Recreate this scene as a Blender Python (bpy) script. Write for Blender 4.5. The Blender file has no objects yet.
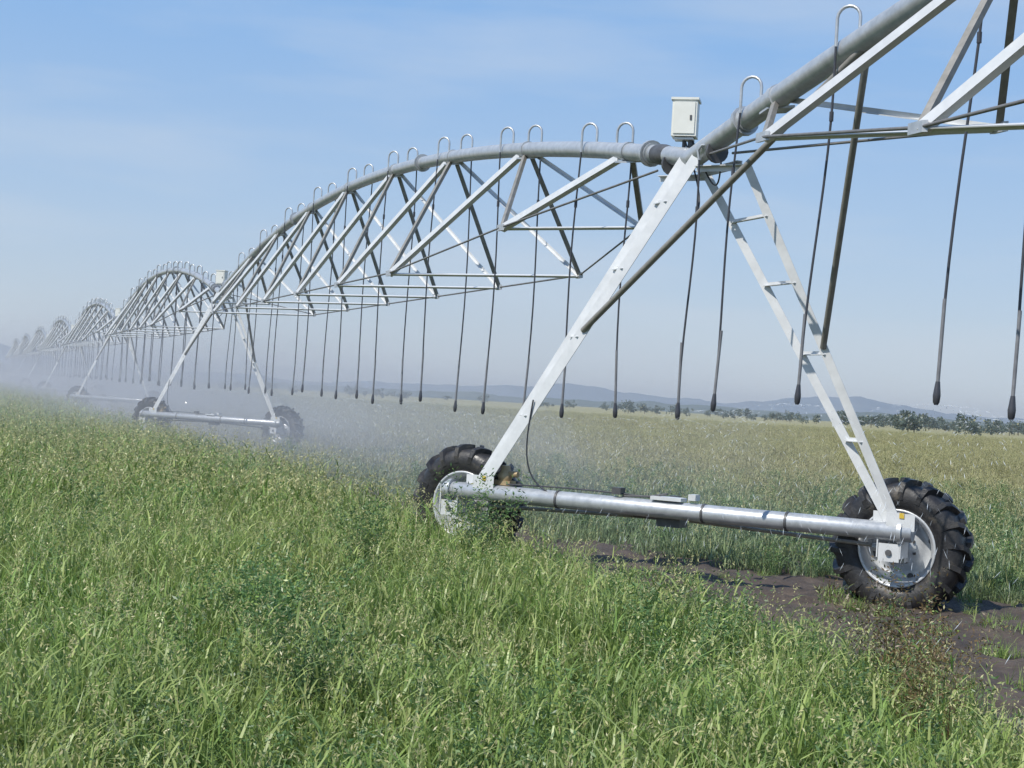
import bpy, math, random
import numpy as np
from mathutils import Vector, Matrix, noise as mnoise

random.seed(7); rng=np.random.default_rng(7)
scene=bpy.context.scene
scene.view_settings.view_transform='Standard'
scene.view_settings.look='None'
scene.view_settings.exposure=0
V=Vector

# ------------------------------------------------------------------ camera
cam_d=bpy.data.cameras.new("camera"); cam=bpy.data.objects.new("camera",cam_d)
scene.collection.objects.link(cam); scene.camera=cam
cam_d.sensor_width=36; cam_d.lens=1500/1024*36; cam_d.clip_end=20000; cam_d.clip_start=0.05
cam.matrix_world=Matrix.Translation((0,0,1.78))@Matrix.Rotation(math.radians(90.64),4,'X')@Matrix.Rotation(math.radians(3.4),4,'Z')

# ------------------------------------------------------------------ world + sun
SUN_AZ=math.radians(228); SUN_EL=math.radians(50)   # azimuth clockwise from +Y
SKY=0.13
w=bpy.data.worlds.new("World"); scene.world=w; w.use_nodes=True
nt=w.node_tree; nt.nodes.clear()
N=lambda t,tree=None:(tree or nt).nodes.new(t)
out=N('ShaderNodeOutputWorld'); bg=N('ShaderNodeBackground'); sky=N('ShaderNodeTexSky')
sky.sky_type='NISHITA'; sky.sun_disc=False; sky.sun_elevation=SUN_EL; sky.sun_rotation=SUN_AZ
sky.altitude=0; sky.air_density=1.0; sky.dust_density=0.3; sky.ozone_density=3.0
bg.inputs['Strength'].default_value=SKY
tc=N('ShaderNodeTexCoord')
sz=N('ShaderNodeSeparateXYZ'); nt.links.new(tc.outputs['Generated'],sz.inputs[0])
hr=N('ShaderNodeValToRGB'); e=hr.color_ramp.elements
cols=[(0.0,(.60,.67,.76)),(.05,(.53,.635,.76)),(.12,(.42,.58,.80)),(.24,(.27,.49,.84)),(1,(.08,.22,.55))]
while len(e)<len(cols): e.new(.5)
for i,(p,c) in enumerate(cols): e[i].position=p; e[i].color=(*c,1)
nt.links.new(sz.outputs[2],hr.inputs[0])
sc_=N('ShaderNodeVectorMath'); sc_.operation='SCALE'; sc_.inputs['Scale'].default_value=1/SKY; nt.links.new(hr.outputs[0],sc_.inputs[0])
m0=N('ShaderNodeMix'); m0.data_type='RGBA'; m0.inputs[0].default_value=.85
nt.links.new(sky.outputs[0],m0.inputs[6]); nt.links.new(sc_.outputs[0],m0.inputs[7])
mp=N('ShaderNodeMapping'); mp.inputs['Scale'].default_value=(1.6,1.6,9)
mp.inputs['Rotation'].default_value=(0.05,0.0,0.3)
nz=N('ShaderNodeTexNoise'); nz.inputs['Scale'].default_value=2.4; nz.inputs['Detail'].default_value=6; nz.inputs['Roughness'].default_value=0.5
rp=N('ShaderNodeValToRGB'); rp.color_ramp.elements[0].position=0.46; rp.color_ramp.elements[1].position=0.85
rp.color_ramp.elements[0].color=(0,0,0,1); rp.color_ramp.elements[1].color=(0.55,0.55,0.55,1)
mx=N('ShaderNodeMix'); mx.data_type='RGBA'
nt.links.new(tc.outputs['Generated'],mp.inputs[0]); nt.links.new(mp.outputs[0],nz.inputs['Vector'])
nt.links.new(nz.outputs['Fac'],rp.inputs[0]); nt.links.new(rp.outputs[0],mx.inputs['Factor'])
nt.links.new(m0.outputs[2],mx.inputs[6]); mx.inputs[7].default_value=(.64/SKY,.71/SKY,.80/SKY,1)
nt.links.new(mx.outputs[2],bg.inputs[0]); nt.links.new(bg.outputs[0],out.inputs[0])

sd=V((math.sin(SUN_AZ)*math.cos(SUN_EL),math.cos(SUN_AZ)*math.cos(SUN_EL),math.sin(SUN_EL)))
sl=bpy.data.lights.new("sun",'SUN'); sl.energy=4.8; sl.angle=math.radians(0.5); sl.color=(1,0.955,0.88)
so=bpy.data.objects.new("sun",sl); scene.collection.objects.link(so)
so.rotation_euler=sd.to_track_quat('Z','Y').to_euler()

# ------------------------------------------------------------------ materials
def new_mat(name):
    m=bpy.data.materials.new(name); m.use_nodes=True
    return m,m.node_tree,m.node_tree.nodes['Principled BSDF']
def setp(b,**k):
    for a,v in k.items():
        b.inputs[a.replace('_',' ')].default_value=v
def ramp(t,fac,cols):
    r=t.nodes.new('ShaderNodeValToRGB'); e=r.color_ramp.elements
    while len(e)<len(cols): e.new(0.5)
    for i,(p,c) in enumerate(cols): e[i].position=p; e[i].color=(*c,1)
    t.links.new(fac,r.inputs[0]); return r.outputs[0]
def noise_n(t,scale,detail=5,rough=0.55,coord='Object',stretch=None):
    c=t.nodes.new('ShaderNodeTexCoord'); n=t.nodes.new('ShaderNodeTexNoise')
    n.inputs['Scale'].default_value=scale; n.inputs['Detail'].default_value=detail; n.inputs['Roughness'].default_value=rough
    src=c.outputs[coord]
    if stretch:
        m=t.nodes.new('ShaderNodeMapping'); m.inputs['Scale'].default_value=stretch; t.links.new(src,m.inputs[0]); src=m.outputs[0]
    t.links.new(src,n.inputs['Vector']); return n.outputs['Fac']
def bump(t,b,fac,s,d=0.02):
    u=t.nodes.new('ShaderNodeBump'); u.inputs['Strength'].default_value=s; u.inputs['Distance'].default_value=d
    t.links.new(fac,u.inputs['Height']); t.links.new(u.outputs[0],b.inputs['Normal'])
def metal(name,c0,c1,rough,met,scale=9):
    m,t,b=new_mat(name); setp(b,Metallic=met)
    f=noise_n(t,scale,8,0.65); t.links.new(ramp(t,f,[(0.3,c0),(0.7,c1)]),b.inputs['Base Color'])
    f2=noise_n(t,scale*3,4); t.links.new(ramp(t,f2,[(0.3,(rough-.06,)*3),(0.7,(rough+.08,)*3)]),b.inputs['Roughness'])
    return m
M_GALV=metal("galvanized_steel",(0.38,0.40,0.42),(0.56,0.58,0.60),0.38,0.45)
M_STRUT=metal("lit_galvanized",(0.58,0.59,0.595),(0.72,0.73,0.735),0.42,0.2,5)  # paler copy: sunlight painted into the colour of struts and legs
M_GALVD=metal("shaded_weathered_galvanized",(0.22,0.21,0.185),(0.34,0.325,0.30),0.55,0.3)  # darker copy: shade painted into trussR struts; also the brown weathered braces
M_ROD=metal("truss_rod_steel",(0.16,0.155,0.15),(0.26,0.25,0.24),0.5,0.4)
M_RIM=metal("rim_steel",(0.50,0.52,0.54),(0.66,0.68,0.70),0.38,0.35)
M_DARK=metal("dark_paint",(0.06,0.06,0.062),(0.12,0.12,0.125),0.45,0.2)
M_BRASS=metal("gearbox_rusty",(0.30,0.20,0.10),(0.45,0.36,0.22),0.5,0.3)
M_BOX=metal("control_box_paint",(0.66,0.66,0.60),(0.74,0.74,0.69),0.4,0.0,4)
M_HOSE=metal("black_hose",(0.035,0.036,0.045),(0.06,0.062,0.072),0.35,0.0)
M_DROPW=metal("grey_drop_weight",(0.14,0.14,0.15),(0.25,0.25,0.26),0.4,0.2)
M_YEL=metal("yellow_paint",(0.55,0.38,0.04),(0.6,0.42,0.05),0.5,0.0)
m,t,b=new_mat("tyre_rubber"); M_TYRE=m
f=noise_n(t,6,9,0.7); t.links.new(ramp(t,f,[(0.35,(0.014,0.014,0.017)),(0.56,(0.035,0.034,0.034)),(0.70,(0.11,0.095,0.075))]),b.inputs['Base Color'])
f=noise_n(t,5,6); t.links.new(ramp(t,f,[(.35,(.28,)*3),(.65,(.6,)*3)]),b.inputs['Roughness']); bump(t,b,noise_n(t,40,4),0.35,0.01)

# ------------------------------------------------------------------ mesh builder
class MB:
    def __init__(s): s.v=[]; s.f=[]; s.sm=[]
    def add(s,vs,fs,smooth=False):
        o=len(s.v); s.v+= [tuple(x) for x in vs]; s.f+=[tuple(i+o for i in q) for q in fs]; s.sm+=[smooth]*len(fs)
    def tube(s,path,r,n=8,caps=True):
        path=[V(p) for p in path]; rs=r if isinstance(r,(list,tuple)) else [r]*len(path)
        t0=(path[1]-path[0]).normalized(); a=t0.orthogonal().normalized(); vs=[]
        for i,p in enumerate(path):
            if i==0: tt=t0
            elif i==len(path)-1: tt=(path[-1]-path[-2]).normalized()
            else: tt=((path[i+1]-p).normalized()+(p-path[i-1]).normalized()).normalized()
            a=(a-tt*a.dot(tt)).normalized(); bb=tt.cross(a)
            for k in range(n):
                th=2*math.pi*k/n; vs.append(p+(a*math.cos(th)+bb*math.sin(th))*rs[i])
        fs=[(i*n+k,i*n+(k+1)%n,(i+1)*n+(k+1)%n,(i+1)*n+k) for i in range(len(path)-1) for k in range(n)]
        s.add(vs,fs,True)
        if caps: 
            s.add(vs[:n],[tuple(range(n))[::-1]]); s.add(vs[-n:],[tuple(range(n))])
    def box(s,c,ax,dims):
        c=V(c); x,y,z=[V(a).normalized()*d/2 for a,d in zip(ax,dims)]
        vs=[c+x*i+y*j+z*k for i in(-1,1) for j in(-1,1) for k in(-1,1)]
        s.add(vs,[(0,1,3,2),(4,6,7,5),(0,4,5,1),(2,3,7,6),(0,2,6,4),(1,5,7,3)])
    def angle(s,p0,p1,wd,face,th=0.008):
        p0=V(p0);p1=V(p1); d=(p1-p0).normalized(); f=V(face); f=(f-d*f.dot(d)).normalized(); g=d.cross(f)
        prof=[(0,0),(wd,0),(wd,-th),(th,-th),(th,-wd*.8),(0,-wd*.8)]
        vs=[p+g*(a-wd/2)+f*bb for p in(p0,p1) for a,bb in prof]
        n=6; fs=[(k,(k+1)%n,n+(k+1)%n,n+k) for k in range(n)]+[tuple(range(n))[::-1],tuple(range(n,2*n))]
        s.add(vs,fs)
    def xform(s,M):
        s.v=[tuple(M@V(x)) for x in s.v]; return s
    def obj(s,name,mat,parent=None,link=True):
        me=bpy.data.meshes.new(name); me.from_pydata(s.v,[],s.f); me.materials.append(mat)
        me.polygons.foreach_set('use_smooth',s.sm); me.update()
        o=bpy.data.objects.new(name,me)
        if link: scene.collection.objects.link(o)
        if parent: o.parent=parent
        return o

# ------------------------------------------------------------------ irrigator geometry
P1=V((1.72,15.32,0)); STEP=V((-10.2,27.6,0)); SPAN=STEP.length; PD=STEP.normalized()
C=V((0.866,-0.5,0)); NB=V((0.5,0.866,0)); Z=V((0,0,1))
ZP=4.37; NN=9
def pipe_pt(k,t):
    B={-1:1.62,0:1.36}.get(k,1.4)
    p=P1+STEP*(k+t); return V((p.x,p.y,ZP+4*B*t*(1-t)))
root=bpy.data.objects.new("center_pivot_irrigator",None); scene.collection.objects.link(root)
galv=MB();rods=MB();trussL=MB();trussR=MB();goose=MB();hose=MB();wts=MB();flange=MB()
nozzles=[]
for k in range(-1,7):
    near=k<=0
    pts=[pipe_pt(k,i/36) for i in range(37)]
    galv.tube(pts,0.098 if k!=-1 else 0.108,20 if near else 8)
    for t_ in (0.035,0.965,0.333,0.666):
        p=pipe_pt(k,t_); q=pipe_pt(k,t_+0.0012)
        d=(q-p).normalized()
        flange.tube([p-d*.022,p+d*.022],0.145,16)
        flange.tube([p-d*.06,p-d*.04],0.12,16)
    dz=0.2 if k==-1 else 0.0
    st=pipe_pt(k,0.02)-Z*0.16; en=pipe_pt(k,0.98)-Z*0.16
    Lc=[st-C*.12]; Rc=[st+C*.12]
    for i in range(1,NN):
        t_=i/NN; p=pipe_pt(k,t_)
        end=i in(1,NN-1); wd=0.98 if end else 1.6; zz=(3.95 if end else 3.56)+dz
        L=V((p.x,p.y,zz))-C*wd; R=V((p.x,p.y,zz))+C*wd
        Lc.append(L);Rc.append(R)
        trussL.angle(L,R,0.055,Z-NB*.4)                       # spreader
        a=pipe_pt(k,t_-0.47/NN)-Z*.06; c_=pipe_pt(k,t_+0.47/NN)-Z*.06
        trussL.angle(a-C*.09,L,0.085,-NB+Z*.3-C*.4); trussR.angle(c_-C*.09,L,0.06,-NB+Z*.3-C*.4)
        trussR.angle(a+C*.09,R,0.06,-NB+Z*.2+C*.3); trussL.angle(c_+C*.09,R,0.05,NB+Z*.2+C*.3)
        flange.box(L,(C,PD,Z),(0.04,0.16,0.08)); flange.box(R,(C,PD,Z),(0.04,0.16,0.08))
    Lc.append(en-C*.12);Rc.append(en+C*.12)
    rr=0.013 if near else 0.018
    rods.tube(Lc,rr,6); rods.tube(Rc,rr,6)
    for i in range(NN):
        p=pipe_pt(k,(i+.5)/NN); q=pipe_pt(k,(i+.5)/NN+.001); d=(q-p).normalized()
        flange.tube([p-d*.04,p+d*.04],0.113 if k!=-1 else 0.122,12)
        flange.box(p-Z*.11,(C,d,Z),(0.26,0.16,0.02))
    if k==-1: ts=[(.018,-1),(.045,-1),(.100,-1),(.167,-1),(.171,1),(.26,-1),(.285,1),(.36,-1),(.39,1),(.5,-1),(.53,1),(.6,-1),(.63,1),(.7,-1),(.73,1),(.8,-1),(.83,1),(.93,1)]
    else:
        ts=[]
        for j in range(10): ts+= [(0.067+.099*j,1),(0.087+.099*j,-1)]
        ts=[x for x in ts if x[0]<.975]
    for j,(t_,sgn) in enumerate(ts):
        if k==-1: t_=1-t_
        p=pipe_pt(k,t_)
        side=C*sgn; n=8; rd=0.10
        path=[p+Z*.05,p+Z*.22]
        for a_ in range(1,n+1):
            th=math.pi*a_/n; path.append(p+Z*.22+side*(rd-rd*math.cos(th))+Z*rd*math.sin(th))
        path.append(p+side*2*rd-Z*.02)
        low=(k==-1 and j==0)
        if low: path=[p-Z*.05,p-Z*.05+side*.18,p-Z*.10+side*.22,p+side*2*rd-Z*.2]
        goose.tube(path,0.015 if near else 0.022,8)
        top=path[-1]; zb=1.70+random.uniform(-.08,.08)
        if k==-1: zb=[1.76,1.86,1.96,2.0,1.92,1.8][min(j,5)]
        ln=top.z-zb; wind=V((-0.030,-0.008,0))*ln*random.uniform(.5,1.6)*(1 if k==-1 else .2)+C*random.uniform(-.05,.04)
        hp=[]; ph=random.uniform(0,6)
        for a_ in range(11):
            s_=a_/10; hp.append(V((top.x,top.y,top.z-ln*s_))+wind*(s_**1.3)+C*0.025*(math.sin(s_*5+ph)-math.sin(ph)))
        r_=0.011 if near else 0.016
        hose.tube(hp,r_,7)
        e=hp[-1]; d=(hp[-1]-hp[-2]).normalized()
        wts.tube([e-d*.70,e-d*.10],r_*1.3,8)
        hose.tube([e-d*.10,e-d*.02,e+d*.0,e+d*.05,e+d*.07],[r_*1.5,r_*2.4,r_*2.6,r_*2.2,r_*1.2],10)
        hose.tube([hp[2]-Z*.04,hp[2]+Z*.04],r_*1.7,8)
        if k in(-1,0,1) and not(k==-1 and j>9): nozzles.append((e+d*.07,k))

galv.obj("water_pipe",M_GALV,root); rods.obj("truss_rods",M_ROD,root)
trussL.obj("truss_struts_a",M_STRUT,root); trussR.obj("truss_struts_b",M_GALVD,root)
goose.obj("goosenecks",M_GALV,root); hose.obj("drop_hoses",M_HOSE,root); wts.obj("drop_weights",M_DROPW,root)
flange.obj("flanges_and_clamps",M_GALV,root)

def revolve(mb,prof,n,smooth=True):
    vs=[];m_=len(prof)
    for i in range(n):
        th=2*math.pi*i/n
        for r,y in prof: vs.append((r*math.cos(th),y,r*math.sin(th)))
    fs=[(i*m_+j,((i+1)%n)*m_+j,((i+1)%n)*m_+j+1,i*m_+j+1) for i in range(n) for j in range(m_-1)]
    mb.add(vs,fs,smooth)
def make_wheel(parent,M):
    R=0.63
    ty=MB()
    revolve(ty,[(0.355,-.12),(0.375,-.15),(0.42,-.185),(0.50,-.197),(0.57,-.18),(R-.02,-.145),(R-.004,-.07),(R,0),(R-.004,.07),(R-.02,.145),(0.57,.18),(0.50,.197),(0.42,.185),(0.375,.15),(0.355,.12)],64)
    nl=18
    for i in range(nl):
        for sgn in(-1,1):
            a0=2*math.pi*(i+(0.5 if sgn>0 else 0))/nl
            path=[(0.0,0.0,R+.045),(0.06,0.05,R+.05),(0.12,0.11,R+.045),(0.178,0.16,R+.012),(0.205,0.18,0.545)]
            vs=[]
            for y,da,rt in path:
                for hw,rr_ in ((-.055,-.075),(-.040,0),(.040,0),(.055,-.075)):
                    th=a0+da+hw; r_=rt+rr_ 
                    vs.append((r_*math.cos(th),sgn*(y if rr_==0 else y*0.97),r_*math.sin(th)))
            fs=[]
            for q in range(len(path)-1):
                for e in range(3): fs.append((q*4+e,q*4+e+1,(q+1)*4+e+1,(q+1)*4+e))
            fs+= [(0,1,2,3),tuple(len(vs)-4+x for x in(3,2,1,0))]
            if sgn<0: fs=[tuple(reversed(x)) for x in fs]
            ty.add(vs,fs)
    ty.xform(M).obj("tyre",M_TYRE,parent)
    rm=MB()
    revolve(rm,[(0.362,-.135),(0.378,-.155),(0.374,-.165),(0.352,-.158),(0.340,-.12),(0.318,-.10),(0.31,-.02),(0.30,.07),(0.27,.09),(0.21,.05),(0.17,-.02),(0.13,-.03),(0.12,-.05),(0.0,-.05)],56)
    revolve(rm,[(0.362,.135),(0.378,.155),(0.374,.165),(0.352,.158),(0.340,.12),(0.318,.1),(0.305,.072)],56)
    rm.xform(M).obj("wheel_rim",M_RIM,parent)
    bl=MB()
    for i in range(8):
        th=2*math.pi*i/8+.2; x,z=.15*math.cos(th),.15*math.sin(th)
        bl.tube([(x,.01,z),(x,-.05,z)],.014,6)
    for i in range(4):
        th=2*math.pi*i/4; x,z=.285*math.cos(th),.285*math.sin(th)
        bl.tube([(x,.10,z),(x,.07,z)],.03,10)
    bl.xform(M).obj("lug_nuts",M_DARK,parent)

def make_tower(k):
    near=k==0
    base=P1+STEP*k
    tw=bpy.data.objects.new("drive_tower",None); scene.collection.objects.link(tw); tw.parent=root
    leg=MB();dk=MB();beam=MB();misc=MB();brs=MB();box=MB();yel=MB()
    bz=0.76; bc=V((base.x,base.y,bz))-C*.08
    th=0.09
    beam.tube([bc-C*2.68,bc-C*2.67,bc+C*2.52,bc+C*2.53],[th*.9,th,th,th*.9],24)
    beam.tube([bc-C*2.62,bc-C*2.58],th+.03,20); beam.tube([bc+C*2.40,bc+C*2.44],th+.028,20)
    for x in(-1.25,.42,1.3):
        dk.tube([bc+C*(x-.012),bc+C*(x+.012)],th+.010,14)
    topz=ZP-.13
    for sgn in(-1,1):
        foot=bc+C*2.34 if sgn>0 else bc-C*2.24
        spread=.42 if sgn>0 else .15
        feet=[];tops=[]
        for e in(-1,1):
            f0=foot+PD*e*.06+Z*.07
            tp=V((base.x,base.y,topz))+C*(.36 if sgn>0 else .06)+PD*e*spread
            if sgn<0: tp=tp+Z*.20-NB*.10
            if sgn<0: leg.angle(f0,tp,0.125,-NB-C*.2)
            else: leg.angle(f0,tp,0.09,-NB-C*.1)
            feet.append(f0);tops.append(tp)
        for s_ in(.22,.46,.66,.85):
            a=feet[0].lerp(tops[0],s_); b_=feet[1].lerp(tops[1],s_)
            leg.angle(a,b_,.05,-Z)
        a=feet[0].lerp(tops[0],.48)
        q=pipe_pt(k-1,1-.105)-Z*.05 
        brs.tube([a,q],0.032,8)
        leg.box(foot+Z*.10-PD*.11,(C,PD,Z),(.26,.012,.16)); leg.box(foot+Z*.10+PD*.11,(C,PD,Z),(.26,.012,.16))
        yel.box(foot+Z*.16-PD*.125,(C,PD,Z),(.04,.01,.05))
    for e in(-1,1):
        tp=V((base.x,base.y,topz))+PD*e*.42
        leg.angle(tp-C*.18,tp+C*.36,.07,Z)
        dk.tube([V((base.x,base.y,ZP))+PD*e*.5+PD*.02,V((base.x,base.y,ZP))+PD*e*.5-PD*.02],.118,16)
    leg.angle(V((base.x,base.y,topz))+C*.3-PD*.45,V((base.x,base.y,topz))+C*.3+PD*.45,.07,C)
    fj=pipe_pt(k,0.02); fk=pipe_pt(k,0.03); 
    dk.tube([fj,fj.lerp(fk,.3),fj.lerp(fk,.7),fk],[.10,.112,.112,.10],16)
    for x in(-2.60,2.32):
        hub=V((bc.x,bc.y,0.585))+C*x+NB*.38
        M=Matrix(((C.x,NB.x,0,hub.x),(C.y,NB.y,0,hub.y),(0,0,1,hub.z),(0,0,0,1)))@Matrix.Rotation(random.random()*6,4,'Y')
        make_wheel(tw,M)
        g=hub-NB*.13
        s1=(1 if x>0 else -1)
        misc.box(g-Z*.02,(C,NB,Z),(.19,.16,.21)); misc.tube([g-NB*.04,g+NB*.10],.075,16)
        leg.box(bc+C*x+NB*.08-Z*.10+C*.11,(C,NB,Z),(.012,.26,.30)); leg.box(bc+C*x+NB*.08-Z*.10-C*.11,(C,NB,Z),(.012,.26,.30))
        leg.box(bc+C*x-NB*.035-Z*.20,(C,NB,Z),(.20,.012,.17))
        misc.tube([g-C*.12*s1-NB*.05,g-C*.22*s1-NB*.05],.045,12)
        dk.tube([bc+C*x-NB*.042-Z*.2,bc+C*x-NB*.06-Z*.2],.03,10)
    h1=V((bc.x,bc.y,0.60))-C*2.35+NB*.17; h2=V((bc.x,bc.y,0.60))+C*2.1+NB*.17; mc=bc+NB*.16-Z*.10
    brs.tube([h1,mc-C*.2],.02,8); brs.tube([mc+C*.2,h2],.02,8)
    dk.box(mc+Z*.02,(C,NB,Z),(.26,.2,.20)); dk.tube([mc+Z*.06-C*.10,mc+Z*.06-C*.42],.085,14)
    dk.tube([mc+Z*.14+C*.02,mc+Z*.24+C*.02],.06,12)
    leg.box(bc+Z*.115+C*.02,(C,NB,Z),(.34,.16,.035)); leg.box(bc+Z*.15+C*.3,(C,NB,Z),(.08,.12,.06))
    dk.box(bc+Z*.15-C*.55,(C,NB,Z),(.10,.12,.07)); dk.tube([bc-C*.5+Z*.10,bc-C*.2+Z*.12,bc+C*.0+Z*.16],.012,6)
    br=MB(); gq=bc-C*1.98+Z*.14+NB*.1
    br.tube([gq,gq+Z*.06,gq+Z*.10,gq+Z*.17],[.07,.09,.06,.05],12); br.box(gq-Z*.02,(C,NB,Z),(.2,.14,.05)); br.tube([gq+Z*.08,gq+Z*.08+C*.16],.035,10)
    br.obj("bearing_housing",M_BRASS,tw)
    bp=V((base.x,base.y,0))+C*.10+PD*.45; bb=V((bp.x,bp.y,ZP+.46))
    x1=V((0.97,-.22,0)); y1=V((.22,.97,0))
    box.box(bb,(x1,y1,Z),(.26,.22,.38)); box.box(bb+Z*.20,(x1,y1,Z),(.29,.25,.025)); box.box(bb-y1*.116,(x1,y1,Z),(.22,.012,.33))
    dk.tube([bb-Z*.19,bb-Z*.46],.02,8); leg.box(bb-Z*.21,(x1,y1,Z),(.2,.16,.02)); dk.tube([bb-Z*.19+x1*.07,bb-Z*.30+x1*.07],.03,8)
    dk.box(bb-y1*.124+x1*.07,(x1,y1,Z),(.02,.01,.05))
    cb=MB()
    def cable(a,b_,sag,off,r=.009,n=14):
        cb.tube([V(a).lerp(V(b_),i/n)-Z*sag*math.sin(math.pi*i/n)+V(off)*math.sin(math.pi*i/n) for i in range(n+1)],r,6)
    lf=bc-C*2.24; tpL=V((base.x,base.y,topz))-C*.1
    cable(lf.lerp(tpL,.30)-NB*.1,bc-C*1.1-NB*.02,.0,-C*.25-Z*.25)
    cable(bb-Z*.2,tpL-Z*.6,.2,C*.2)
    cable(bb-Z*.2+x1*.08,V((base.x,base.y,ZP-.1))+C*.1-PD*.4,.35,C*.1)
    cable(bc-C*1.9+Z*.11,bc-C*.1+Z*.11,.0,Z*.02)
    cb.obj("cables",M_HOSE,tw)
    leg.obj("tower_legs",M_STRUT,tw); dk.obj("clamps_and_motor",M_DARK,tw)
    beam.obj("base_beam",M_GALV,tw); misc.obj("gearboxes",M_GALV,tw); brs.obj("braces_and_shafts",M_GALVD,tw)
    box.obj("control_box",M_BOX,tw); yel.obj("warning_decals",M_YEL,tw)
for k in range(-1,7): make_tower(k)

# ------------------------------------------------------------------ ground
def pos_noise(t,scale,detail=6,st=None,rough=.6):
    g_=t.nodes.new('ShaderNodeNewGeometry'); n=t.nodes.new('ShaderNodeTexNoise'); n.inputs['Scale'].default_value=scale; n.inputs['Detail'].default_value=detail; n.inputs['Roughness'].default_value=rough
    src=g_.outputs['Position']
    if st:
        mm=t.nodes.new('ShaderNodeMapping'); mm.inputs['Scale'].default_value=st; t.links.new(src,mm.inputs[0]); src=mm.outputs[0]
    t.links.new(src,n.inputs['Vector']); return n.outputs['Fac']
def mixc(t,fac,a,b_):
    x=t.nodes.new('ShaderNodeMix'); x.data_type='RGBA'
    if isinstance(fac,float): x.inputs[0].default_value=fac
    else: t.links.new(fac,x.inputs[0])
    for s_,v in((6,a),(7,b_)):
        if isinstance(v,tuple): x.inputs[s_].default_value=(*v,1)
        else: t.links.new(v,x.inputs[s_])
    return x.outputs[2]
m,t,b=new_mat("field_ground")
g=t.nodes.new('ShaderNodeNewGeometry')
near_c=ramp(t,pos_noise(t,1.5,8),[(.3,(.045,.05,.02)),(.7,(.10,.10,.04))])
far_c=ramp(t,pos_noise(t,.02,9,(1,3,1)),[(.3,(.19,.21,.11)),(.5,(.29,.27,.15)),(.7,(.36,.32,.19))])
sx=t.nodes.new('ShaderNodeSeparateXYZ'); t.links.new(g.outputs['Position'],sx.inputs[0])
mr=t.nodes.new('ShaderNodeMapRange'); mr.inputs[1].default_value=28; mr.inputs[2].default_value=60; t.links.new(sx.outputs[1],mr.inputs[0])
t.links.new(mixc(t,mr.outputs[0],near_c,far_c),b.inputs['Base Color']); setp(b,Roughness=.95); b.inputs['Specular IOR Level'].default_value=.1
bump(t,b,pos_noise(t,6,6),.6,.05)
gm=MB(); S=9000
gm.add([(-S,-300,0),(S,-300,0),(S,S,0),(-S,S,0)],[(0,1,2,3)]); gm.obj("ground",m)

E0=V((2.85,8.8,0)); RN=V((.938,.3467,0)); TR0=V((2.2,17.5,0)); TRN=V((.64,.768,0)); TRD=V((.768,-.64,0))
m,t,b=new_mat("bare_soil")
t.links.new(ramp(t,pos_noise(t,2.2,9,rough=.7),[(.3,(.035,.026,.020)),(.5,(.07,.052,.041)),(.72,(.13,.10,.078))]),b.inputs['Base Color'])
setp(b,Roughness=.85); bump(t,b,pos_noise(t,9,8),.9,.06)
dm=MB()
def zsoil(x,y): return .03+.06*mnoise.noise(V((x*1.1,y*1.1,0)))+.055*mnoise.noise(V((x*4,y*4,3)))+.03*mnoise.noise(V((x*11,y*11,3)))
nx,ny=150,420
vs=[]
for j in range(ny+1):
    for i in range(nx+1):
        q=-1.2+ (9.5)*i/nx; l=-6+ 56*j/ny
        p=E0+RN*q+PD*l; vs.append((p.x,p.y,max(.006,zsoil(p.x,p.y)+.012)))
fs=[(j*(nx+1)+i,j*(nx+1)+i+1,(j+1)*(nx+1)+i+1,(j+1)*(nx+1)+i) for j in range(ny) for i in range(nx)]
dm.add(vs,fs,True); dm.obj("dirt_track",m)

# ------------------------------------------------------------------ plants
def leaf_mat(name,c1,c2,c3,patch,hue=(0.36,0.345,0.13),trans=.3):
    m=bpy.data.materials.new(name); m.use_nodes=True; t=m.node_tree; t.nodes.clear()
    o=t.nodes.new('ShaderNodeOutputMaterial'); g=t.nodes.new('ShaderNodeNewGeometry')
    c=ramp(t,g.outputs['Random Per Island'],[(0,c1),(.55,c2),(.93,c3),(1,(.42,.38,.20))])
    pn=ramp(t,pos_noise(t,.5,3),[(.44,(0,0,0)),(.72,(patch,)*3)])
    c=mixc(t,pn,c,hue)
    oi=t.nodes.new('ShaderNodeObjectInfo'); hs=t.nodes.new('ShaderNodeHueSaturation')
    mr=t.nodes.new('ShaderNodeMapRange'); mr.inputs[3].default_value=.76; mr.inputs[4].default_value=1.24
    t.links.new(oi.outputs['Random'],mr.inputs[0]); t.links.new(mr.outputs[0],hs.inputs['Value']); t.links.new(c,hs.inputs['Color'])
    p=t.nodes.new('ShaderNodeBsdfPrincipled'); tr=t.nodes.new('ShaderNodeBsdfTranslucent'); mx=t.nodes.new('ShaderNodeMixShader'); mx.inputs[0].default_value=trans
    p.inputs['Roughness'].default_value=.42; p.inputs['Specular IOR Level'].default_value=.5
    t.links.new(hs.outputs[0],p.inputs['Base Color']); t.links.new(hs.outputs[0],tr.inputs[0])
    t.links.new(p.outputs[0],mx.inputs[1]); t.links.new(tr.outputs[0],mx.inputs[2]); t.links.new(mx.outputs[0],o.inputs[0])
    return m
M_LEAF=leaf_mat("crop_leaf",(.15,.245,.055),(.225,.335,.08),(.36,.43,.14),.42)
M_SEED=leaf_mat("crop_seed_head",(.38,.38,.16),(.46,.44,.20),(.54,.51,.27),.2)
M_WEED=leaf_mat("weed_leaf",(.08,.16,.055),(.11,.205,.07),(.17,.27,.10),.1)
M_BROWN=leaf_mat("dry_weed",(.12,.08,.04),(.18,.12,.055),(.15,.15,.06),.1)
M_BLUEG=leaf_mat("second_crop_leaf",(.13,.20,.09),(.18,.25,.11),(.25,.31,.15),.3)
M_STRAW=leaf_mat("ripe_crop_leaf",(.27,.27,.13),(.36,.33,.17),(.44,.39,.22),.3)

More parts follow.
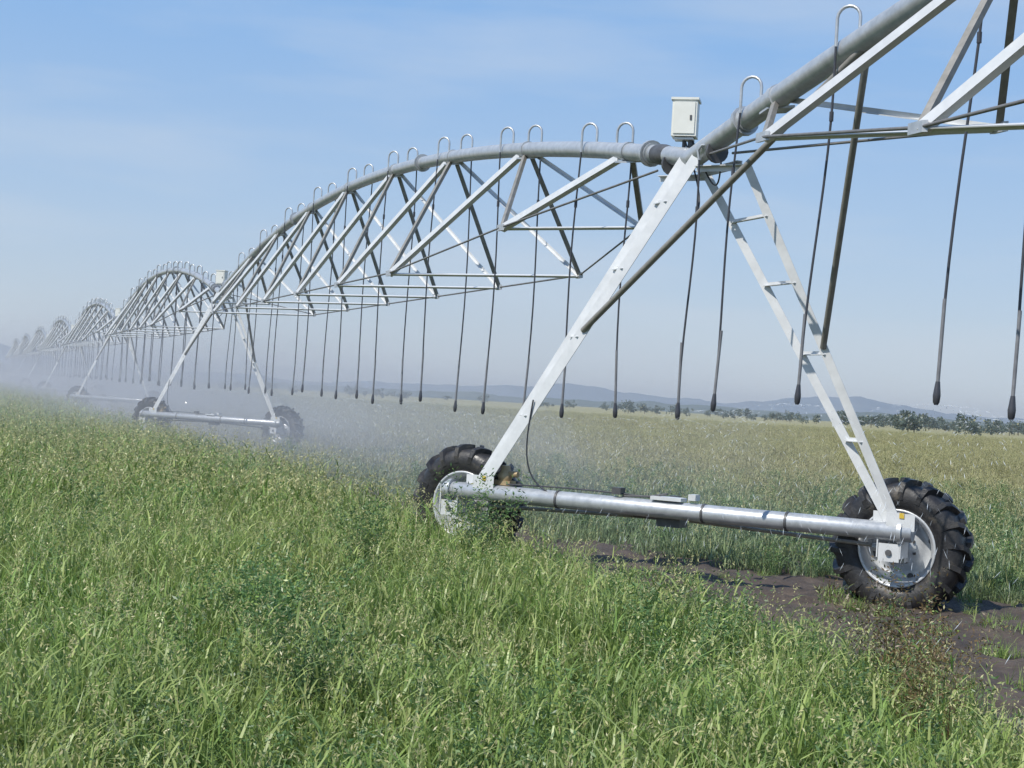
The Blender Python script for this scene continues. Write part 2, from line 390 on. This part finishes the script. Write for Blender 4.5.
class PB:
    def __init__(s): s.v=[];s.f=[];s.m=[]
    def strip(s,p,az,length,lean,curl,wd,mi=0,seg=4):
        p=V(p); d=V((math.cos(az),math.sin(az),0)); sd_=V((-math.sin(az),math.cos(az),0)); tw=random.uniform(-.8,.8)
        o=len(s.v); th=lean; q=p.copy()
        for i in range(seg+1):
            u=i/seg; ww=wd*(1-u**1.8)*.5+.0006
            a=tw*u; sv=sd_*math.cos(a)+Z*math.sin(a)*.6
            if i==seg: s.v.append(tuple(q))
            else: s.v+= [tuple(q-sv*ww),tuple(q+sv*ww)]
            q=q+(d*math.sin(th)+Z*math.cos(th))*length/seg; th+=curl/seg
        for i in range(seg-1): s.f.append((o+2*i,o+2*i+1,o+2*i+3,o+2*i+2)); s.m.append(mi)
        s.f.append((o+2*seg-2,o+2*seg-1,o+2*seg)); s.m.append(mi)
        return q
    def leaf(s,p,d,l,wd,mi=0):
        d=V(d).normalized(); a=d.orthogonal().normalized(); a=(Matrix.Rotation(random.uniform(0,6.28),3,d)@a)
        o=len(s.v); p=V(p); s.v+=[tuple(p),tuple(p+d*l*.5+a*wd*.5),tuple(p+d*l),tuple(p+d*l*.5-a*wd*.5)]
        s.f.append((o,o+1,o+2,o+3)); s.m.append(mi)
    def obj(s,name,mats,coll):
        me=bpy.data.meshes.new(name); me.from_pydata(s.v,[],s.f)
        for m_ in mats: me.materials.append(m_)
        me.polygons.foreach_set('material_index',s.m); me.update()
        o=bpy.data.objects.new(name,me); coll.objects.link(o); return o

def grass_clump(name,coll,n,rad,wscale,heads,hmax=.5,seg=4,mats=None,pan=9):
    b=PB()
    for i in range(n):
        r=rad*math.sqrt(random.random()); a=random.uniform(0,6.28); p=(r*math.cos(a),r*math.sin(a),0)
        h=hmax*random.uniform(.5,1.0); wv=random.uniform(.6,1.3)*(1.5 if random.random()<.15 else 1)
        b.strip(p,random.uniform(0,6.28),h,random.uniform(.02,.45),random.uniform(.1,2.2),wscale*wv,0,seg)
    for i in range(heads):
        r=rad*math.sqrt(random.random()); a=random.uniform(0,6.28); p=V((r*math.cos(a),r*math.sin(a),0))
        az=random.uniform(0,6.28); h=hmax*random.uniform(.95,1.25)
        tip=b.strip(p,az,h,random.uniform(.0,.18),random.uniform(.0,.5),wscale*.45,1 if random.random()<.4 else 0,3)
        for k_ in range(2):
            b.strip(p+(tip-p)*random.uniform(.4,.75),random.uniform(0,6.28),.2,random.uniform(.4,.9),1.2,wscale*.8,0,3)
        for k_ in range(pan):
            u=random.uniform(.8,1.0); q=p+(tip-p)*u+V((random.uniform(-.015,.015),random.uniform(-.015,.015),random.uniform(-.02,.02)))
            b.leaf(q,(random.uniform(-.6,.6),random.uniform(-.6,.6),random.uniform(-.9,.6)),.022*wscale/.012,.0065*wscale/.012,1)
    return b.obj(name,mats or [M_LEAF,M_SEED],coll)
def weed_clump(name,coll,mats,h,spread,stems,leaves,ls=.03):
    b=PB()
    for i in range(stems):
        a=random.uniform(0,6.28); ln=h*random.uniform(.65,1.1); lean=random.uniform(.0,spread)
        p=V((random.uniform(-.08,.08),random.uniform(-.08,.08),0)); tip=b.strip(p,a,ln,lean,random.uniform(-.3,.5),.008,0,4)
        for k_ in range(leaves):
            u=random.uniform(.2,1.0)**.8; q=p+(tip-p)*u; q=q+V((random.gauss(0,.035),random.gauss(0,.035),random.gauss(0,.02)))
            b.leaf(q,(random.uniform(-1,1),random.uniform(-1,1),random.uniform(-.2,1)),ls*random.uniform(.6,1.4),ls*.38,0 if random.random()<.85 else 1)
    return b.obj(name,mats,coll)

cn=bpy.data.collections.new("crop_near_source"); 
for i in range(6): grass_clump("c%02d"%i,cn,85,.26,.0125,[2,3,4,1,5,2][i],hmax=[.42,.46,.40,.48,.44,.38][i])
for i in range(2): weed_clump("c%02d"%(6+i),cn,[M_WEED,M_LEAF],.44,.5,9,45)
for i in range(2): grass_clump("c%02d"%(8+i),cn,100,.28,.010,2,hmax=.40,mats=[M_BLUEG,M_SEED])
cf=bpy.data.collections.new("crop_far_source")
for i in range(4): grass_clump("f%02d"%i,cf,90,.55,.023,[4,8,6,10][i],hmax=.43,seg=3,pan=6)
weed_clump("f04",cf,[M_WEED,M_LEAF],.46,.6,10,40,ls=.05)
for i in range(2): grass_clump("f%02d"%(5+i),cf,90,.55,.022,4,hmax=.42,seg=3,mats=[M_BLUEG,M_SEED],pan=6)
for i in range(2): grass_clump("f%02d"%(7+i),cf,90,.55,.022,6,hmax=.40,seg=3,mats=[M_STRAW,M_SEED],pan=6)

def gn_scatter(name,pts,rot,scl,idx,coll):
    me=bpy.data.meshes.new(name); me.from_pydata([tuple(p) for p in pts],[],[])
    a=me.attributes.new('rot','FLOAT_VECTOR','POINT'); a.data.foreach_set('vector',np.array(rot,dtype=np.float32).ravel())
    a=me.attributes.new('scl','FLOAT','POINT'); a.data.foreach_set('value',np.array(scl,dtype=np.float32))
    a=me.attributes.new('idx','INT','POINT'); a.data.foreach_set('value',np.array(idx,dtype=np.int32))
    o=bpy.data.objects.new(name,me); scene.collection.objects.link(o)
    ng=bpy.data.node_groups.new(name,'GeometryNodeTree')
    ng.interface.new_socket('Geometry',in_out='INPUT',socket_type='NodeSocketGeometry'); ng.interface.new_socket('Geometry',in_out='OUTPUT',socket_type='NodeSocketGeometry')
    gi=ng.nodes.new('NodeGroupInput'); go=ng.nodes.new('NodeGroupOutput'); ip=ng.nodes.new('GeometryNodeInstanceOnPoints'); ci=ng.nodes.new('GeometryNodeCollectionInfo')
    ci.inputs['Collection'].default_value=coll; ci.inputs['Separate Children'].default_value=True; ci.inputs['Reset Children'].default_value=True
    def na(tp,nm):
        n=ng.nodes.new('GeometryNodeInputNamedAttribute'); n.data_type=tp; n.inputs['Name'].default_value=nm; return n.outputs['Attribute']
    ng.links.new(gi.outputs[0],ip.inputs['Points']); ng.links.new(ci.outputs[0],ip.inputs['Instance'])
    ip.inputs['Pick Instance'].default_value=True
    ng.links.new(na('INT','idx'),ip.inputs['Instance Index']); ng.links.new(na('FLOAT_VECTOR','rot'),ip.inputs['Rotation']); ng.links.new(na('FLOAT','scl'),ip.inputs['Scale'])
    ng.links.new(ip.outputs[0],go.inputs[0])
    md=o.modifiers.new('scatter','NODES'); md.node_group=ng
    return o

def region(x,y):
    p=V((x,y,0)); q=(p-E0).dot(RN)+.35*mnoise.noise(V((x*.9,y*.9,5)))+.15*mnoise.noise(V((x*3,y*3,1)))
    q+=.035*max(0,min(8,y-9))
    if q<0.0: return 'A'
    r=(p-TR0).dot(TRN)+.3*mnoise.noise(V((x*.8,y*.8,9)))
    if q>1.6 and (r>0 or r<-6.5):
        r2=(p-(P1+STEP)).dot(V((.5,.866,0)))
        if -1.2<r2<1.2 and q<7: return None
        return 'B'
    return None
def scatter(y0,y1,dens,margin,near,sc=1.0,wf=.03):
    P=[];R=[];Sx=[];I=[]
    hw=lambda y:y*.345+margin
    area=sum((2*hw(y0+(y1-y0)*(i+.5)/20))*(y1-y0)/20 for i in range(20)); n=int(area*dens)
    ys=[]
    while len(ys)<n:
        y=random.uniform(y0,y1)
        if random.random()*hw(y1)>hw(y): continue
        ys.append(y)
    for y in ys:
        x=random.uniform(-hw(y),hw(y)); rg=region(x,y)
        if rg is None:
            if random.random()>.10: continue
            s_=random.uniform(.25,.6)
        else: s_=1.0
        pn=mnoise.noise(V((x*.5,y*.5,0)))
        s_*=sc*(1+.32*pn)*random.uniform(.82,1.18)
        if rg=='B': s_*=.8
        P.append((x,y,0)); R.append((random.uniform(-.15,.15),random.uniform(-.15,.15),random.uniform(0,6.28))); Sx.append(s_)
        wn=mnoise.noise(V((x*.35,y*.35,20)))
        strawp=min(1,max(0,(y-25)/18+.6*mnoise.noise(V((x*.08,y*.15,3))))) if rg=='B' else .12*max(0,min(1,(y-30)/40))
        if rg=='B' and near: I.append(random.choice([8,9,8,9,8,9,6,3]))
        elif near:
            I.append(random.choice([6,7]) if random.random()<wf*(1+6*max(0,wn)) else random.randrange(6))
        elif random.random()<strawp: I.append(random.choice([7,8]))
        elif rg=='B': I.append(random.choice([5,6,5,6,5,6,5,6,4]))
        else: I.append(4 if random.random()<wf*(1+6*max(0,wn)) else random.randrange(4))
    return P,R,Sx,I
a=scatter(3.2,17,19,1.5,True)
gn_scatter("crop_field",*a,cn)
a=scatter(17,42,7.0,3,False)
b2=scatter(42,100,2.4,5,False,1.1)
c2=scatter(100,260,.5,8,False,1.35)
x_=[u+v+w_ for u,v,w_ in zip(a,b2,c2)]
gn_scatter("crop_field",*x_,cf)

tmp=bpy.data.collections.new("weeds"); scene.collection.children.link(tmp)
def place(name,mats,x,y,h,spread,stems,leaves,ls):
    o=weed_clump(name,tmp,mats,h,spread,stems,leaves,ls); o.location=(x,y,0); return o
place("broadleaf_weed",[M_WEED,M_LEAF],-1.25,8.9,.60,.75,36,80,.034)
place("broadleaf_weed",[M_WEED,M_LEAF],-1.5,9.6,.64,.6,26,80,.034)
place("broadleaf_weed",[M_WEED,M_LEAF],-.95,7.6,.50,.7,22,80,.032)
place("broadleaf_weed",[M_WEED,M_LEAF],-1.2,13.2,.64,.5,22,70,.04)
place("broadleaf_weed",[M_WEED,M_LEAF],-.25,15.0,.85,.5,22,70,.04)
place("dry_weed",[M_BROWN,M_WEED],2.46,9.3,.72,.4,24,80,.03)
place("dry_weed",[M_BROWN,M_LEAF],2.56,9.0,.6,.5,18,70,.028)
place("dry_weed",[M_BROWN,M_WEED],2.38,8.4,.55,.5,18,70,.028)
place("dry_weed",[M_BROWN,M_WEED],2.3,7.8,.5,.5,14,60,.028)

# ------------------------------------------------------------------ hills
def hill_mat(name,c0,c1):  # both ridge colours have the bluish distance haze painted in
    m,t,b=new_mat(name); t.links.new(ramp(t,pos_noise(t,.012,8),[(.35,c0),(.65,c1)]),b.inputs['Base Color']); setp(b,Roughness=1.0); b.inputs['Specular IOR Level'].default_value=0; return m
def ridge(name,D,prof,seed,mat,amp):
    mb=MB(); n=420; rows=7; vs=[]
    for i in range(n+1):
        az=math.radians(-50+100*i/n); px=math.tan(az)*1500
        e=np.interp(px,[p[0] for p in prof],[p[1] for p in prof])
        e+=amp*(mnoise.noise(V((px*.012,seed,0)))+.5*mnoise.noise(V((px*.04,seed,2)))+.25*mnoise.noise(V((px*.13,seed,4)))) 
        H=max(1,e)*D/1500
        for j in range(rows):
            u=j/(rows-1); rr=D*(1-.18*(1-u)); hh=H*(u**1.3)*(1+.15*mnoise.noise(V((px*.03,u*5,seed)))*(1-u))
            vs.append((math.tan(az)*rr,rr,hh if j else -2))
    fs=[(i*rows+j,(i+1)*rows+j,(i+1)*rows+j+1,i*rows+j+1) for i in range(n) for j in range(rows-1)]
    mb.add(vs,fs,True); return mb.obj(name,mat)
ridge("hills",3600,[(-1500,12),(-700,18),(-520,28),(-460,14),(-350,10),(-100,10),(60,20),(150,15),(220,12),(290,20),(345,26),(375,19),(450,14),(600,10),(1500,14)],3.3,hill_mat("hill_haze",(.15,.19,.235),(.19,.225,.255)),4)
ridge("hills",1900,[(-1500,5),(-520,8),(-300,5),(0,6),(150,8),(250,6),(330,10),(420,9),(1500,6)],8.1,hill_mat("hazed_hill_scrub",(.10,.13,.13),(.14,.165,.15)),3.5)

# ------------------------------------------------------------------ distant trees
M_TREE=leaf_mat("hazed_tree_foliage",(.075,.105,.085),(.10,.13,.105),(.13,.155,.12),.0)  # leaf colour lightened and greyed to paint in distance haze
tl=PB()
def tree(x,y,h):
    n=300
    lobes=[(random.gauss(0,h*.3),random.gauss(0,h*.3),h*random.uniform(.22,.82),h*random.uniform(.18,.3)) for _ in range(9)]
    o=len(tl.v); r=h*.03
    for a_ in range(5): tl.v.append((x+r*math.cos(a_*1.257),y+r*math.sin(a_*1.257),0))
    for a_ in range(5): tl.v.append((x+r*.4*math.cos(a_*1.257),y+r*.4*math.sin(a_*1.257),h*.6))
    for a_ in range(5): tl.f.append((o+a_,o+(a_+1)%5,o+5+(a_+1)%5,o+5+a_)); tl.m.append(1)
    for i in range(n):
        lx,ly,lz,lr=random.choice(lobes); d=V((random.gauss(0,1),random.gauss(0,1),random.gauss(0,1))).normalized()*lr*random.uniform(.4,1.1)
        tl.leaf((x+lx+d.x,y+ly+d.y,max(.3,lz+d.z*.75)),(random.uniform(-1,1),random.uniform(-1,1),random.uniform(-.5,.8)),h*.13,h*.10,0)
for i in range(150):
    px=random.choice([random.uniform(330,560),random.uniform(120,560),random.uniform(0,560),random.uniform(-300,560)])
    D=random.uniform(450,800); tree(px/1500*D,D,random.uniform(3,6.5) if px>330 else random.uniform(2,4.5))
for px,D,h in [(398,330,6.2),(404,335,5.2),(392,340,4.6),(462,340,5),(470,350,4.2),(455,330,4)]: tree(px/1500*D,D,h)
for i in range(25):
    px=random.uniform(-560,-380); D=random.uniform(600,800); tree(px/1500*D,D,random.uniform(3,6))
tl.obj("tree_line",[M_TREE,M_BROWN],scene.collection)

# ------------------------------------------------------------------ irrigation spray: droplets thrown from each nozzle + mist
mist=bpy.data.objects.new("spray_mist",None); scene.collection.objects.link(mist)
m,t,b=new_mat("water_droplets"); setp(b,Roughness=.1); b.inputs['Base Color'].default_value=(.85,.9,.95,1); b.inputs['Alpha'].default_value=.45
dr=MB()
for p,k in nozzles:
    nd=230 if k<=0 else 120
    for i in range(nd):
        az=random.uniform(0,6.28); v0=random.uniform(2.2,4.6); tt=random.uniform(.02,.52)
        r=v0*tt*.8; zz=p.z+.25*tt-4.9*tt*tt
        if zz<.15: continue
        q=V((p.x+r*math.cos(az)+random.gauss(0,.04),p.y+r*math.sin(az)+random.gauss(0,.04),zz))
        vv=V((v0*.8*math.cos(az),v0*.8*math.sin(az),.25-9.8*tt))*.007
        s_=random.uniform(.0012,.0026)*(1 if k<=0 else 1.8)
        a=vv.orthogonal().normalized()*s_; c_=vv.normalized().cross(a)
        dr.add([q-vv,q+a,q+c_,q-a,q-c_,q+vv],[(0,1,2),(0,2,3),(0,3,4),(0,4,1),(5,2,1),(5,3,2),(5,4,3),(5,1,4)])
dr.obj("spray_droplets",m,mist)
def vol_mat(name,dens,aniso=.2,col=(.985,.99,1,1)):
    m=bpy.data.materials.new(name); m.use_nodes=True; t=m.node_tree; t.nodes.clear()
    o=t.nodes.new('ShaderNodeOutputMaterial'); v_=t.nodes.new('ShaderNodeVolumeScatter'); v_.inputs['Color'].default_value=col; v_.inputs['Anisotropy'].default_value=aniso
    v_.inputs['Density'].default_value=dens; t.links.new(v_.outputs[0],o.inputs['Volume']); return m
c0=P1+RN*1.2
def hull(halfw,h,l0,l1,dens,nm):
    mb=MB(); n=20; segs=60; vs=[]
    for j in range(segs+1):
        l=l0+(l1-l0)*j/segs; end=min(1,(j+.3)/8,(segs-j+.3)/6)**.5
        wv=1+.4*mnoise.noise(V((l*.12,halfw,1))); hv=1+.4*mnoise.noise(V((l*.15,h,7)))
        for i in range(n):
            u=i/(n-1); a=math.pi*u
            x=-math.cos(a)*halfw*wv*end; z=.05+math.sin(a)**.8*h*hv*end
            p=c0+RN*x+PD*l; vs.append((p.x,p.y,z))
    fs=[(j*n+i,j*n+(i+1)%n,(j+1)*n+(i+1)%n,(j+1)*n+i) for j in range(segs) for i in range(n)]
    fs+=[tuple(range(n))[::-1],tuple(segs*n+i for i in range(n))]
    mb.add(vs,fs,True); mb.obj(nm,vol_mat(nm,dens),mist)
hull(11,4.6,0,190,.006,"mist_outer"); hull(7.5,3.3,2,186,.011,"mist_mid"); hull(4.8,2.3,5,182,.017,"mist_inner"); hull(3.2,1.6,12,178,.022,"mist_core")
hz=MB(); hz.box((0,2550,31),((1,0,0),(0,1,0),(0,0,1)),(7000,5060,61)); hz.obj("atmospheric_haze",vol_mat("haze",.00022,.3,(.95,.98,1,1)))
